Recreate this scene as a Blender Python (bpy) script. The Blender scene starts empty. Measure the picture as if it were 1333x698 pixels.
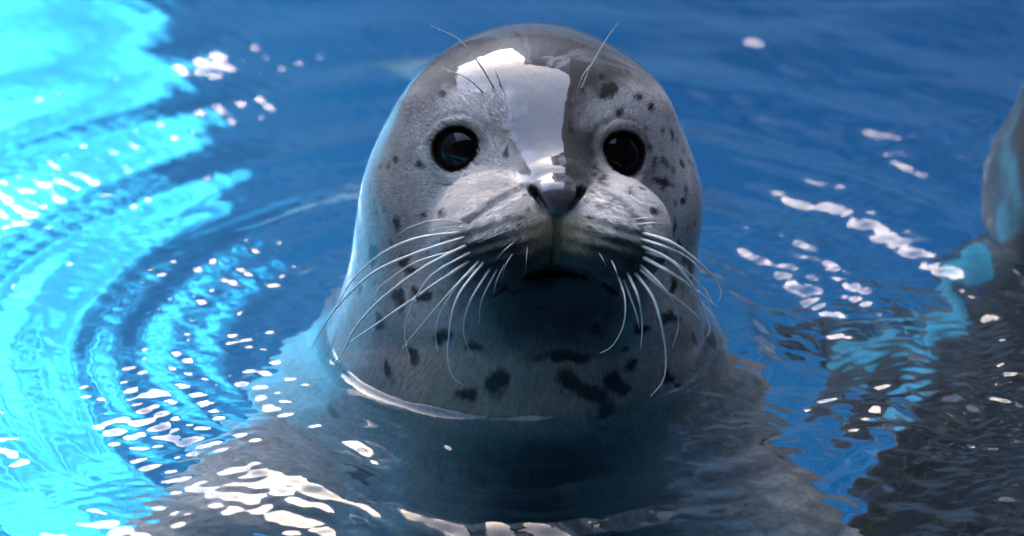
import bpy, math
import numpy as np
from mathutils import Vector, Matrix

R = math.radians
scene = bpy.context.scene
COL = scene.collection
rng = np.random.default_rng(7)

# ------------------------------------------------------------------ camera
PITCH = R(25.0)                      # the camera looks down on the water
DIST = 2.6
FRAME_W = 0.693                      # metres across the frame at DIST
AIM = np.array([-0.0125, 0.0, 0.055])
VIEW_UP = np.array([0.0, math.sin(PITCH), math.cos(PITCH)])
VIEW_BACK = np.array([0.0, -math.cos(PITCH), math.sin(PITCH)])
CAM = AIM + DIST * VIEW_BACK
cam = bpy.data.objects.new('camera', bpy.data.cameras.new('camera'))
COL.objects.link(cam)
cam.location = CAM
cam.rotation_euler = (R(90) - PITCH, 0, 0)
cam.data.sensor_width = 36
cam.data.lens = 36 * DIST / FRAME_W
cam.data.clip_start = 0.05
cam.data.clip_end = 500
cam.data.dof.use_dof = True
cam.data.dof.focus_distance = DIST - 0.11
cam.data.dof.aperture_fstop = 5.0
scene.camera = cam

# ------------------------------------------------------------------ light
SUN_EL, SUN_AZ = R(48), R(5)         # from behind the seal, a little to the left
world = bpy.data.worlds.new('World')
scene.world = world
world.use_nodes = True
wn = world.node_tree
sky = wn.nodes.new('ShaderNodeTexSky')
sky.sky_type = 'NISHITA'
sky.sun_disc = False
sky.sun_elevation = SUN_EL
sky.sun_rotation = -SUN_AZ
sky.ozone_density = 0.0
sky.dust_density = 1.0
sky.air_density = 0.6
wn.links.new(sky.outputs[0], wn.nodes['Background'].inputs[0])
wn.nodes['Background'].inputs[1].default_value = 0.15
sun_data = bpy.data.lights.new('sun', 'SUN')
sun_data.energy = 2.4
sun_data.angle = R(0.5)
sun_data.color = (1.0, 0.97, 0.92)
sun_data.cycles.is_caustics_light = True
sun = bpy.data.objects.new('sun', sun_data)
COL.objects.link(sun)
sdir = Vector((-math.sin(SUN_AZ) * math.cos(SUN_EL), math.cos(SUN_AZ) * math.cos(SUN_EL), math.sin(SUN_EL)))
sun.rotation_euler = sdir.to_track_quat('Z', 'Y').to_euler()
sun.location = sdir * 20

scene.view_settings.view_transform = 'Standard'
scene.view_settings.look = 'None'
scene.view_settings.gamma = 1
scene.view_settings.exposure = 4.08
scene.view_settings.use_white_balance = True       # set for open shade
scene.view_settings.white_balance_temperature = 7800
scene.view_settings.white_balance_tint = 10
scene.cycles.use_denoising = True
scene.cycles.max_bounces = 8
scene.cycles.diffuse_bounces = 2
scene.cycles.glossy_bounces = 4
scene.cycles.transmission_bounces = 6
scene.cycles.sample_clamp_indirect = 6
scene.cycles.caustics_reflective = True
scene.cycles.caustics_refractive = True
scene.cycles.blur_glossy = 0.3


# ------------------------------------------------------------------ helpers
def new_mat(name):
    m = bpy.data.materials.new(name)
    m.use_nodes = True
    return m, m.node_tree, m.node_tree.nodes['Principled BSDF']


def node(nt, kind, **kw):
    n = nt.nodes.new(kind)
    for k, v in kw.items():
        setattr(n, k, v)
    return n


def paint(name, col, rough=0.6, var=0.25, scale=4.0, bump=0.1, spec=0.5):
    """Painted or cast surface: colour varied by two noises, a little relief."""
    m, nt, b = new_mat(name)
    tc = node(nt, 'ShaderNodeTexCoord')
    n1 = node(nt, 'ShaderNodeTexNoise')
    n1.inputs['Scale'].default_value = scale
    n1.inputs['Detail'].default_value = 8
    n1.inputs['Roughness'].default_value = 0.65
    nt.links.new(tc.outputs['Object'], n1.inputs['Vector'])
    mx = node(nt, 'ShaderNodeMix', data_type='RGBA')
    mx.inputs['A'].default_value = (*[c * (1 - var) for c in col], 1)
    mx.inputs['B'].default_value = (*[min(1, c * (1 + var)) for c in col], 1)
    nt.links.new(n1.outputs['Fac'], mx.inputs['Factor'])
    nt.links.new(mx.outputs['Result'], b.inputs['Base Color'])
    b.inputs['Roughness'].default_value = rough
    b.inputs['Specular IOR Level'].default_value = spec
    bp = node(nt, 'ShaderNodeBump')
    bp.inputs['Strength'].default_value = bump
    bp.inputs['Distance'].default_value = 0.01
    nt.links.new(n1.outputs['Fac'], bp.inputs['Height'])
    nt.links.new(bp.outputs['Normal'], b.inputs['Normal'])
    return m


def mesh_obj(name, verts, faces, mat, parent=None, smooth=False, label=None, cat=None, kind=None, group=None):
    me = bpy.data.meshes.new(name)
    me.from_pydata([tuple(v) for v in verts], [], [tuple(f) for f in faces])
    if smooth:
        me.polygons.foreach_set('use_smooth', np.ones(len(me.polygons), bool))
    me.materials.append(mat)
    me.update()
    o = bpy.data.objects.new(name, me)
    COL.objects.link(o)
    if parent is not None:
        o.parent = parent
    tag(o, label, cat, kind, group)
    return o


def tag(o, label=None, cat=None, kind=None, group=None):
    for k, v in (('label', label), ('category', cat), ('kind', kind), ('group', group)):
        if v:
            o[k] = v


def big_mesh(name, verts, quads, smooth=True):
    me = bpy.data.meshes.new(name)
    nv, nq = len(verts), len(quads)
    me.vertices.add(nv)
    me.vertices.foreach_set('co', np.asarray(verts, np.float32).ravel())
    me.loops.add(nq * 4)
    me.loops.foreach_set('vertex_index', np.asarray(quads, np.int32).ravel())
    me.polygons.add(nq)
    me.polygons.foreach_set('loop_start', np.arange(nq, dtype=np.int32) * 4)
    me.polygons.foreach_set('loop_total', np.full(nq, 4, np.int32))
    me.polygons.foreach_set('use_smooth', np.full(nq, smooth))
    me.update(calc_edges=True)
    me.validate()
    return me


def box(x0, x1, y0, y1, z0, z1):
    v = [(x, y, z) for z in (z0, z1) for y in (y0, y1) for x in (x0, x1)]
    f = [(0, 2, 3, 1), (4, 5, 7, 6), (0, 1, 5, 4), (2, 6, 7, 3), (0, 4, 6, 2), (1, 3, 7, 5)]
    return v, f


def join(*parts):
    V, F = [], []
    for v, f in parts:
        k = len(V)
        V += list(v)
        F += [tuple(i + k for i in q) for q in f]
    return V, F


def pixel_ray(px, py):
    """Direction from the camera through a place in the photograph (1333 x 698)."""
    s = FRAME_W / 1333
    px, py = np.asarray(px, float), np.asarray(py, float)
    d = ((px - 666.5) * s)[..., None] * np.array([1.0, 0, 0]) + ((349 - py) * s)[..., None] * VIEW_UP - DIST * VIEW_BACK
    return d / np.linalg.norm(d, axis=-1, keepdims=True)


def on_plane(px, py, w):
    """Point seen at (px, py), w metres nearer the camera than the aim point."""
    d = pixel_ray(px, py)
    t = (DIST - w) / -(d @ VIEW_BACK)
    return CAM + d * t[..., None] if np.ndim(t) else CAM + d * t


# ------------------------------------------------------------------ the place
BLUE = paint('pool_paint', (0.001, 0.19, 0.39), 0.7, 0.18, 3.0, 0.15, 0.03)
CONCRETE = paint('dark_slate', (0.022, 0.022, 0.024), 0.6, 0.25, 2.0, 0.2)
RENDER_GREY = paint('grey_render', (0.16, 0.165, 0.18), 0.85, 0.2, 1.2, 0.15)
YELLOW = paint('yellow_paint', (0.80, 0.52, 0.02), 0.5, 0.1, 5.0, 0.05)
ROOFING = paint('dark_roofing', (0.05, 0.05, 0.055), 0.8, 0.3, 2.0, 0.2)

WHITE = paint('white_paint', (0.74, 0.74, 0.74), 0.6, 0.12, 2.0, 0.1)
DARK_BLUE = paint('grey_blue_paint', (0.16, 0.18, 0.21), 0.5, 0.25, 2.0, 0.1)
GLASS = paint('dark_glass', (0.02, 0.03, 0.04), 0.08, 0.1, 1, 0)
PX0, PX1, PY0, PY1 = -2.6, 3.2, -1.15, 6.0
ZF = -0.95
SPLIT = -0.05
fl, ff = box(PX0, SPLIT, PY0, PY1, ZF - 0.2, ZF)
floor_a = mesh_obj('pool_floor', fl, ff, BLUE, kind='structure', label='bright blue painted pool floor in sun and shade')
fl, ff = box(SPLIT, PX1, PY0, PY1, ZF - 0.2, ZF)
floor_b = mesh_obj('pool_floor', fl, ff, BLUE, kind='structure', label='blue painted pool floor lying in the shade')
floor_a.cycles.is_caustics_receiver = True
for nm, b in (('pool_wall', (PX0 - 0.2, PX0, PY0 - 0.2, PY1 + 0.2, ZF - 0.2, 0.05)),
              ('pool_wall', (PX1, PX1 + 0.2, PY0 - 0.2, PY1 + 0.2, ZF - 0.2, 0.05)),
              ('pool_wall', (PX0, PX1, PY1, PY1 + 0.2, ZF - 0.2, 0.05)),
              ('pool_wall', (PX0, PX1, PY0 - 0.2, PY0, ZF - 0.2, 0.05))):
    v, f = box(*b)
    mesh_obj(nm, v, f, BLUE, kind='structure', label='blue painted wall of the pool')
# ground: paving ring round the pool reaching far out
S = 60
gv, gf = [], []
xs = [-S, PX0 - 0.2, PX1 + 0.2, S]
ys = [-S, PY0 - 0.2, PY1 + 0.2, S]
for j in range(4):
    for i in range(4):
        gv.append((xs[i], ys[j], 0.03))
for j in range(3):
    for i in range(3):
        if (i, j) != (1, 1):
            k = j * 4 + i
            gf.append((k, k + 1, k + 5, k + 4))
mesh_obj('ground', gv, gf, CONCRETE, kind='structure', label='dark wet slate deck around the pool')

# grey building behind, whose shade lies on the pool
BX0, BY, BH = -0.42, 2.5, 6.0
bld = bpy.data.objects.new('building', None)
COL.objects.link(bld)
bld.location = (BX0, BY, 0.12)
tag(bld, 'grey blue building with white pillars and flat roof behind the pool', 'building')
LOC = lambda b: (b[0] - BX0, b[1] - BX0, b[2] - BY, b[3] - BY, b[4] - 0.12, b[5] - 0.12)
v, f = box(*LOC((BX0 + 0.02, 7, BY, BY + 4, ZF - 0.1, BH)))
mesh_obj('wall', v, f, DARK_BLUE, bld)
v, f = box(*LOC((BX0 - 0.1, 7.1, BY - 0.25, BY + 4.1, BH, BH + 0.18)))
mesh_obj('roof', v, f, ROOFING, bld)
for x0, x1, mt_ in ((BX0, -0.20, WHITE), (-0.16, -0.03, WHITE), (0.80, 1.0, WHITE), (1.2, 1.5, WHITE), (2.6, 2.9, WHITE), (4.0, 4.3, WHITE)):
    v, f = box(*LOC((x0, x1, BY - 0.14, BY - 0.002, ZF - 0.05, BH)))
    mesh_obj('pillar', v, f, mt_, bld)
v, f = box(*LOC((BX0 - 0.01, 7.01, BY - 0.17, BY - 0.145, 1.10, 1.18)))
mesh_obj('stripe', v, f, YELLOW, bld)
v, f = box(*LOC((-0.025, 0.75, BY - 0.12, BY - 0.004, ZF - 0.04, 1.02)))
mesh_obj('reflection_panel', v, f, WHITE, bld)  # pale panels added to brighten the building's reflection in the water
v, f = box(*LOC((-0.199, -0.161, BY - 0.1, BY - 0.004, ZF - 0.04, 0.7)))
mesh_obj('reflection_panel', v, f, WHITE, bld)
v, f = box(*LOC((0.37, 7.01, BY - 0.10, BY - 0.003, 3.4, 4.2)))
mesh_obj('lintel', v, f, WHITE, bld)
for i in range(4):
    x = 0.5 + i * 1.4
    w_ = 0.62 if i == 0 else 0.95
    v, f = box(*LOC((x, x + w_, BY - 0.03, BY - 0.001, 1.6, 3.1)))
    wi = mesh_obj('window', v, f, GLASS, bld)
    v, f = join(box(*LOC((x - .06, x + w_ + .06, BY - .05, BY - .003, 3.1, 3.16))), box(*LOC((x - .06, x + w_ + .06, BY - .05, BY - .003, 1.54, 1.6))),
                box(*LOC((x - .06, x, BY - .05, BY - .003, 1.6, 3.1))), box(*LOC((x + w_, x + w_ + .06, BY - .05, BY - .003, 1.6, 3.1))))
    mesh_obj('frame', v, f, WHITE, wi)

# unseen wall added beyond the water to block low sky from its reflection
far = bpy.data.objects.new('sky_block_wall', None)
COL.objects.link(far)
far.location = (-4, 9.0, 0.03)
tag(far, 'tall grey wall added out of view beyond the pool to block low sky', 'wall')
v, f = box(-8, 9, 0, 0.25, 0, 7.0)
mesh_obj('panel', v, f, RENDER_GREY, far)
v, f = box(-8.05, 9.05, -0.06, 0.31, 7.0, 7.1)
mesh_obj('coping', v, f, CONCRETE, far)

side_wall = bpy.data.objects.new('sky_block_wall', None)  # unseen wall added to cut the sky light from the left
COL.objects.link(side_wall)
side_wall.location = (-3.6, 0, 0.03)
tag(side_wall, 'tall grey wall added out of view beside the pool to block side sky', 'wall')
v, f = box(-0.25, 0, -4, 8.9, 0, 4.2)
mesh_obj('panel', v, f, RENDER_GREY, side_wall)
v, f = box(-0.31, 0.06, -4.05, 8.9, 4.2, 4.3)
mesh_obj('coping', v, f, CONCRETE, side_wall)

# unseen canopies on the near and right-hand sides, shaped to limit the sky light
can = bpy.data.objects.new('canopy', None)
COL.objects.link(can)
can.location = (0, -3.2, 0.03)
tag(can, 'flat grey canopy on posts, out of view over the near deck', 'canopy')
v, f = box(-7, 5, -3, 2.05, 2.4, 2.52)
mesh_obj('roof', v, f, ROOFING, can)
v, f = box(-7, 5, -3, -2.8, 0, 2.4)
mesh_obj('light_block_wall', v, f, RENDER_GREY, can)  # unseen wall added to close off the bright surroundings in front
for x in (-4.5, -2.9, 2.2, 4.5):
    v, f = box(x - .06, x + .06, 1.0, 1.12, 0, 2.4)
    mesh_obj('post', v, f, RENDER_GREY, can)
can2 = bpy.data.objects.new('canopy', None)
COL.objects.link(can2)
can2.location = (3.6, 0.3, 0.03)
tag(can2, 'flat dark canopy on posts, out of view along the side of the pool', 'canopy')
v, f = box(-2.45, 2.5, -2.15, 2.03, 3.1, 3.25)
mesh_obj('roof', v, f, ROOFING, can2)
v, f = box(1.45, 1.6, -6.5, 2.0, 0, 3.095)
mesh_obj('light_block_wall', v, f, RENDER_GREY, can2)  # unseen wall added to block sky light from the right
for y in (-2.0, 1.7):
    v, f = box(0.1, .22, y - .06, y + .06, 0, 3.1)
    mesh_obj('post', v, f, RENDER_GREY, can2)


# ------------------------------------------------------------------ seal: signed distance field
def ell(p, c, r, rot=None):
    q = p - np.asarray(c, np.float32)
    if rot is not None:
        q = q @ rot
    r = np.asarray(r, np.float32)
    k0 = np.sqrt(((q / r) ** 2).sum(-1))
    k1 = np.sqrt(((q / (r * r)) ** 2).sum(-1)) + 1e-9
    return k0 * (k0 - 1) / k1


def cap(p, a, b, ra, rb):
    a, b = np.asarray(a, np.float32), np.asarray(b, np.float32)
    ab = b - a
    t = np.clip(((p - a) @ ab) / (ab @ ab), 0, 1)
    return np.linalg.norm(p - a - t[..., None] * ab, axis=-1) - (ra + (rb - ra) * t)


def sm(x, a, b):
    t = np.clip((x - a) / (b - a), 0, 1)
    return t * t * (3 - 2 * t)


def smin(a, b, k):
    h = np.clip(0.5 + 0.5 * (b - a) / k, 0, 1)
    return b + (a - b) * h - k * h * (1 - h)


def smax(a, b, k):
    return -smin(-a, -b, k)


# head frame: columns right, up and towards the camera, so that the head looks at the viewer
HF = np.stack([np.array([1.0, 0, 0]), VIEW_UP, VIEW_BACK], 1).astype(np.float32)


def P(px, py, w):
    return on_plane(float(px), float(py), w)


def basis(fwd, up):
    f = np.asarray(fwd, float)
    f /= np.linalg.norm(f)
    u = np.asarray(up, float) - f * np.dot(up, f)
    u /= np.linalg.norm(u)
    return np.stack([np.cross(u, f), u, f], 1).astype(np.float32)


PATH = [((0.002, 0.004, 0.13), 0.086), ((-0.004, 0.004, 0.06), 0.103), ((-0.008, 0.006, 0.0), 0.118),
        ((-0.010, 0.016, -0.07), 0.138), ((-0.014, 0.035, -0.17), 0.172), ((-0.018, 0.07, -0.28), 0.188),
        ((-0.02, 0.18, -0.45), 0.19), ((-0.02, 0.40, -0.62), 0.165), ((-0.02, 0.70, -0.73), 0.11), ((-0.02, 0.98, -0.78), 0.055)]
EYES = {'l': (593, 193, 0.092), 'r': (812, 199, 0.088)}
EYE_R = 0.0205
eye_c = {}
# optical axes of the eyes: forwards and outwards
eye_ax = {'l': basis(HF @ np.array([-0.40, 0.06, 0.9]), VIEW_UP), 'r': basis(HF @ np.array([0.46, 0.03, 0.88]), VIEW_UP)}


def body_sdf(p):
    p = np.asarray(p, np.float32)
    d = None
    for (a, ra), (b, rb) in zip(PATH[:-1], PATH[1:]):
        c = cap(p, a, b, ra, rb)
        d = c if d is None else smin(d, c, 0.03)
    # fore flippers: upper arm, then a flat paddle
    for sx, sh, el, ti in ((-1, (-0.10, 0.02, -0.18), (-0.20, -0.07, -0.205), (-0.295, -0.14, -0.25)),
                           (1, (0.09, 0.03, -0.20), (0.165, -0.06, -0.22), (0.245, -0.13, -0.27))):
        d = smin(d, cap(p, sh, el, 0.075, 0.045), 0.05)
        f = np.array(ti) - np.array(el)
        B = basis(f, (0.25 * sx, -0.5, 0.8))
        c = (np.array(el) + np.array(ti)) / 2
        d = smin(d, ell(p, c, (0.042, 0.015, 0.085), B), 0.03)
    for sx in (-1, 1):
        B = basis((0.35 * sx, 1, 0.05), (sx, 0, 0.3))
        d = smin(d, ell(p, (-0.02 + 0.06 * sx, 1.08, -0.78), (0.06, 0.018, 0.13), B), 0.03)
    return d


def head_sdf(p):
    H = HF
    d = ell(p, P(692, 196, -0.010), (0.091, 0.083, 0.106), H)          # cranium
    d = smin(d, ell(p, P(686, 265, -0.015), (0.104, 0.085, 0.105), H), 0.04)   # cheeks and jowls
    # brow mounds
    d = smin(d, ell(p, P(612, 150, 0.052), (0.036, 0.026, 0.034), H), 0.03)
    d = smin(d, ell(p, P(796, 152, 0.048), (0.034, 0.026, 0.034), H), 0.03)
    # cheeks below the eyes
    d = smin(d, ell(p, P(590, 262, 0.030), (0.048, 0.040, 0.040), H), 0.035)
    d = smin(d, ell(p, P(826, 266, 0.028), (0.040, 0.040, 0.040), H), 0.035)
    # bridge of the nose
    d = smin(d, cap(p, P(706, 165, 0.060), P(722, 250, 0.120), 0.036, 0.026), 0.035)
    # muzzle mass
    d = smin(d, ell(p, P(720, 288, 0.086), (0.047, 0.036, 0.066), H), 0.022)
    # whisker pads
    Bl = HF @ np.asarray(basis((-0.35, -0.15, 1), (0, 1, 0)), np.float32)
    Br = HF @ np.asarray(basis((0.40, -0.15, 1), (0, 1, 0)), np.float32)
    d = smin(d, ell(p, P(655, 303, 0.120), (0.045, 0.036, 0.047), Bl), 0.008)
    d = smin(d, ell(p, P(791, 303, 0.118), (0.041, 0.036, 0.046), Br), 0.008)
    # lower jaw and chin
    d = smin(d, ell(p, P(720, 376, 0.056), (0.046, 0.034, 0.046), H), 0.022)
    d = smin(d, ell(p, P(712, 425, 0.018), (0.082, 0.036, 0.058), H), 0.035)
    return d


def plain_skin(pts):
    """Points on the head, before its fine features, at places seen from the front."""
    d = pixel_ray(np.array([q[0] for q in pts]), np.array([q[1] for q in pts]))
    t = np.full(len(d), DIST - 0.30)
    for _ in range(60):
        q = (CAM + d * t[:, None]).astype(np.float32)
        t = t + 0.8 * smin(body_sdf(q), head_sdf(q), 0.03)
    return CAM + d * t[:, None]


LIP = plain_skin([(640, 386), (662, 371), (690, 358), (724, 352), (757, 357), (784, 369), (805, 384)])
LIP_R = [0.0008, 0.0016, 0.0028, 0.0038, 0.0028, 0.0016, 0.0008]
PHIL = plain_skin([(726, 286), (723, 340)])
for k, (px, py, w) in EYES.items():      # the ball stands just proud of the skin around it
    eye_c[k] = plain_skin([(px, py)])[0] - (EYE_R - 0.0005) * eye_ax[k][:, 2].astype(float)
NOSE = plain_skin([(725, 257)])[0]
FOLD = [plain_skin([(684, 244), (650, 263), (608, 290)]), plain_skin([(768, 242), (800, 262), (834, 292)])]
PADS = [plain_skin([(632, 322)])[0], plain_skin([(808, 322)])[0]]
NOSTRIL = [plain_skin([(694, 249), (713, 276)]), plain_skin([(756, 249), (740, 276)])]


def seal_sdf(p):
    """Whole seal; the head and its fine features are only worked out where they matter."""
    p = np.asarray(p, np.float32).reshape(-1, 3)
    d = body_sdf(p)
    up = np.nonzero((p[:, 2] > -0.10) & (p[:, 1] < 0.2) & (np.abs(p[:, 0]) < 0.2))[0]
    if len(up):
        d[up] = smin(d[up], head_sdf(p[up]), 0.03)
        q = up[(np.abs(d[up]) < 0.03) & (p[up, 1] < -0.02)]
        if len(q):
            d[q] = face_sdf(p[q], d[q])
    return d


def face_sdf(p, d):
    # soft fold of skin across the throat
    d = d + 0.0016 * np.exp(-(((p - P(700, 452, 0.09)) @ HF[:, 1]) / 0.011) ** 2) * np.clip(-p[..., 1] * 12, 0, 1)
    # lips: a slit arching over the chin, open a little in the middle
    for i in range(len(LIP) - 1):
        for off in (0.001, -0.006, -0.013):
            d = smax(d, -cap(p, LIP[i] + off * VIEW_BACK, LIP[i + 1] + off * VIEW_BACK, LIP_R[i], LIP_R[i + 1]), 0.002)
    # creases above the whisker pads and ridges along their whisker rows
    for a, b, c in FOLD:
        d = smax(d, -cap(p, a, b, 0.0006, 0.0016), 0.005)
        d = smax(d, -cap(p, b, c, 0.0016, 0.0006), 0.005)
    for c, sx in zip(PADS, (-1, 1)):
        q = (p - c.astype(np.float32)) @ HF
        fall = np.exp(-(q[:, 0] / 0.028) ** 2 - (q[:, 1] / 0.020) ** 2 - (q[:, 2] / 0.03) ** 2)
        d = d + 0.0009 * fall * np.sin(2 * np.pi * (q[:, 1] + 0.30 * sx * q[:, 0]) / 0.0088)
    # philtrum
    d = smax(d, -cap(p, PHIL[0], PHIL[1], 0.0018, 0.0018), 0.005)
    # nose pad and nostrils
    d = smin(d, ell(p, NOSE - 0.005 * VIEW_BACK, (0.0160, 0.0125, 0.0100), HF), 0.005)
    for a, b in NOSTRIL:
        for off in (0.002, -0.003, -0.008):
            d = smax(d, -cap(p, a + off * VIEW_BACK, b + off * VIEW_BACK, 0.0036, 0.0017), 0.0015)
    # eye openings with raised lids and inner corners
    for k in 'lr':
        c, B = eye_c[k], eye_ax[k]
        sgn = 1 if k == 'l' else -1
        q = (p - c.astype(np.float32)) @ B
        x, y, z = q[..., 0], q[..., 1], q[..., 2]
        # lid ring
        d = smin(d, np.linalg.norm(q, axis=-1) - (EYE_R + 0.0016), 0.012)
        up_ = sm(y, -0.002, 0.008) * (z > 0)
        ro = np.sqrt((x / 0.0178) ** 2 + (y / np.where(y > 0, 0.0142, 0.0158)) ** 2)
        d = d + 0.0008 * np.exp(-((ro - 1.50) / 0.15) ** 2) * up_ - 0.0004 * np.exp(-((ro - 1.25) / 0.12) ** 2) * (z > 0)
        hole = (ro - 1) * 0.0150
        hole = np.where(z > 0.004, hole, 1.0)
        inner = cap(p, c + B @ np.array([0.012 * sgn, -0.001, 0.016]), c + B @ np.array([0.0245 * sgn, -0.004, 0.0135]), 0.0060, 0.0012)
        d = smax(d, -np.minimum(hole, 1), 0.002)
        d = smax(d, -inner, 0.002)
    return d


def axis_coords(spans):
    """Grid coordinates with a step of their own in every span (start, end, step)."""
    out = []
    for a, b, s in spans:
        n = max(1, int(round((b - a) / s)))
        out.append(np.linspace(a, b, n, endpoint=False))
    out.append([spans[-1][1]])
    return np.concatenate(out)


def surface_nets(sdf, X, Y, Z, blk=6):
    nx, ny, nz = len(X), len(Y), len(Z)
    D = np.full((nx, ny, nz), 1.0, np.float32)
    # coarse pass over blocks: fine samples only where the surface can be
    bi = list(range(0, nx - 1, blk)); bj = list(range(0, ny - 1, blk)); bk = list(range(0, nz - 1, blk))
    ci = [min(i + blk, nx - 1) for i in bi]; cj = [min(i + blk, ny - 1) for i in bj]; ck = [min(i + blk, nz - 1) for i in bk]
    mx, my, mz = [(A[l] + A[h]) / 2 for A, l, h in ((X, bi, ci), (Y, bj, cj), (Z, bk, ck))]
    hx, hy, hz = [(A[h] - A[l]) / 2 for A, l, h in ((X, bi, ci), (Y, bj, cj), (Z, bk, ck))]
    G = np.stack(np.meshgrid(mx, my, mz, indexing='ij'), -1).reshape(-1, 3)
    Hh = np.stack(np.meshgrid(hx, hy, hz, indexing='ij'), -1).reshape(-1, 3)
    dc = np.concatenate([sdf(g) for g in np.array_split(G, max(1, len(G) // 200000))])
    near = (np.abs(dc) < np.linalg.norm(Hh, axis=1) * 1.25 + 0.006).reshape(len(mx), len(my), len(mz))
    dc = dc.reshape(near.shape)
    need = np.zeros(D.shape, bool)
    for a in range(len(mx)):
        for b in range(len(my)):
            for c in range(len(mz)):
                sl = (slice(bi[a], ci[a] + 1), slice(bj[b], cj[b] + 1), slice(bk[c], ck[c] + 1))
                if near[a, b, c]:
                    need[sl] = True
                elif dc[a, b, c] < 0:
                    D[sl] = -1.0
    I = np.argwhere(need)
    pts = np.stack([X[I[:, 0]], Y[I[:, 1]], Z[I[:, 2]]], 1).astype(np.float32)
    vals = np.concatenate([sdf(q) for q in np.array_split(pts, max(1, len(pts) // 200000))])
    D[need] = vals
    s = D < 0
    corner = [(i, j, k) for i in (0, 1) for j in (0, 1) for k in (0, 1)]
    cnt = sum(s[i:nx - 1 + i, j:ny - 1 + j, k:nz - 1 + k].astype(np.int8) for i, j, k in corner)
    act = np.argwhere((cnt > 0) & (cnt < 8))
    idx = np.full((nx - 1, ny - 1, nz - 1), -1, np.int32)
    idx[act[:, 0], act[:, 1], act[:, 2]] = np.arange(len(act))
    acc = np.zeros((len(act), 3)); n = np.zeros(len(act))
    A = (X, Y, Z)
    for c0 in corner:
        for ax in range(3):
            if c0[ax]:
                continue
            c1 = list(c0); c1[ax] = 1
            i0 = act + np.array(c0); i1 = act + np.array(c1)
            d0 = D[i0[:, 0], i0[:, 1], i0[:, 2]]; d1 = D[i1[:, 0], i1[:, 1], i1[:, 2]]
            cr = (d0 < 0) != (d1 < 0)
            t = np.where(cr, d0 / np.where(cr, d0 - d1, 1), 0)
            p0 = np.stack([A[q][i0[:, q]] for q in range(3)], 1); p1 = np.stack([A[q][i1[:, q]] for q in range(3)], 1)
            acc += np.where(cr[:, None], p0 + (p1 - p0) * t[:, None], 0)
            n += cr
    V = acc / np.maximum(n, 1)[:, None]
    Q = []
    for ax in range(3):
        u, w = (ax + 1) % 3, (ax + 2) % 3
        lo = [slice(None)] * 3; hi = [slice(None)] * 3
        lo[ax] = slice(0, -1); hi[ax] = slice(1, None)
        a, b = s[tuple(lo)], s[tuple(hi)]
        E_ = np.argwhere(a != b)
        E_ = E_[(E_[:, u] > 0) & (E_[:, w] > 0) & (E_[:, u] < D.shape[u] - 1) & (E_[:, w] < D.shape[w] - 1)]
        flip = a[E_[:, 0], E_[:, 1], E_[:, 2]]
        def cell(du, dw):
            e = E_.copy(); e[:, u] += du; e[:, w] += dw
            return idx[e[:, 0], e[:, 1], e[:, 2]]
        q = np.stack([cell(-1, -1), cell(0, -1), cell(0, 0), cell(-1, 0)], 1)
        q[~flip] = q[~flip][:, ::-1]
        Q.append(q)
    Q = np.concatenate(Q)
    return V, Q[(Q >= 0).all(1)]


def sdf_grad(sdf, V, e=0.0008):
    g = np.zeros((len(V), 3))
    for a in range(3):
        o = np.zeros(3); o[a] = e
        g[:, a] = (np.concatenate([sdf(q) for q in np.array_split(V + o, 8)]) - np.concatenate([sdf(q) for q in np.array_split(V - o, 8)])) / (2 * e)
    return g


XS = axis_coords([(-0.50, -0.14, 0.006), (-0.14, 0.14, 0.00145), (0.14, 0.44, 0.006)])
YS = axis_coords([(-0.26, -0.21, 0.006), (-0.21, 0.02, 0.00145), (0.02, 0.16, 0.003), (0.16, 1.30, 0.008)])
ZS = axis_coords([(-0.95, -0.32, 0.008), (-0.32, -0.03, 0.0045), (-0.03, 0.26, 0.00145)])
SV, SQ = surface_nets(seal_sdf, XS, YS, ZS)
for _ in range(2):
    g = sdf_grad(seal_sdf, SV)
    dv = np.concatenate([seal_sdf(q) for q in np.array_split(SV, 8)])
    step = dv / np.maximum((g * g).sum(1), 0.3)
    SV = SV - g * np.clip(step, -0.001, 0.001)[:, None]
# where each vertex is seen from the camera, for laying marks and whiskers on the skin
_r = (SV - CAM) @ HF
PU = 666.5 + _r[:, 0] / -_r[:, 2] * DIST / (FRAME_W / 1333)
PV = 349 - _r[:, 1] / -_r[:, 2] * DIST / (FRAME_W / 1333)
PW = (SV - AIM) @ VIEW_BACK


def trace(px, py):
    """Where the line of sight through (px, py) meets the seal's skin (looked up among its vertices)."""
    out = []
    for x, y in zip(np.atleast_1d(px), np.atleast_1d(py)):
        m = np.nonzero((np.abs(PU - x) < 3.5) & (np.abs(PV - y) < 3.5))[0]
        if len(m) == 0:
            out.append(on_plane(float(x), float(y), -1.0))
            continue
        w = PW[m]
        out.append(on_plane(float(x), float(y), float(w[w > w.max() - 0.006].mean())))
    return np.array(out)



# ------------------------------------------------------------------ seal: coat
def vnoise(p, seed=0):
    """Smooth value noise on points, range 0..1."""
    q = np.asarray(p, float)
    i = np.floor(q).astype(np.int64); f = q - i
    f = f * f * (3 - 2 * f)
    def h(a):
        n = (a[:, 0] * 374761393 + a[:, 1] * 668265263 + a[:, 2] * 2147483647 + seed * 974711) & 0x7fffffff
        n = ((n ^ (n >> 13)) * 1274126177) & 0x7fffffff
        return ((n ^ (n >> 16)) & 0xffff) / 65535.0
    out = 0
    for c in range(8):
        o = np.array([c & 1, c >> 1 & 1, c >> 2])
        w = np.prod(np.where(o, f, 1 - f), 1)
        out = out + w * h(i + o)
    return out


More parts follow.
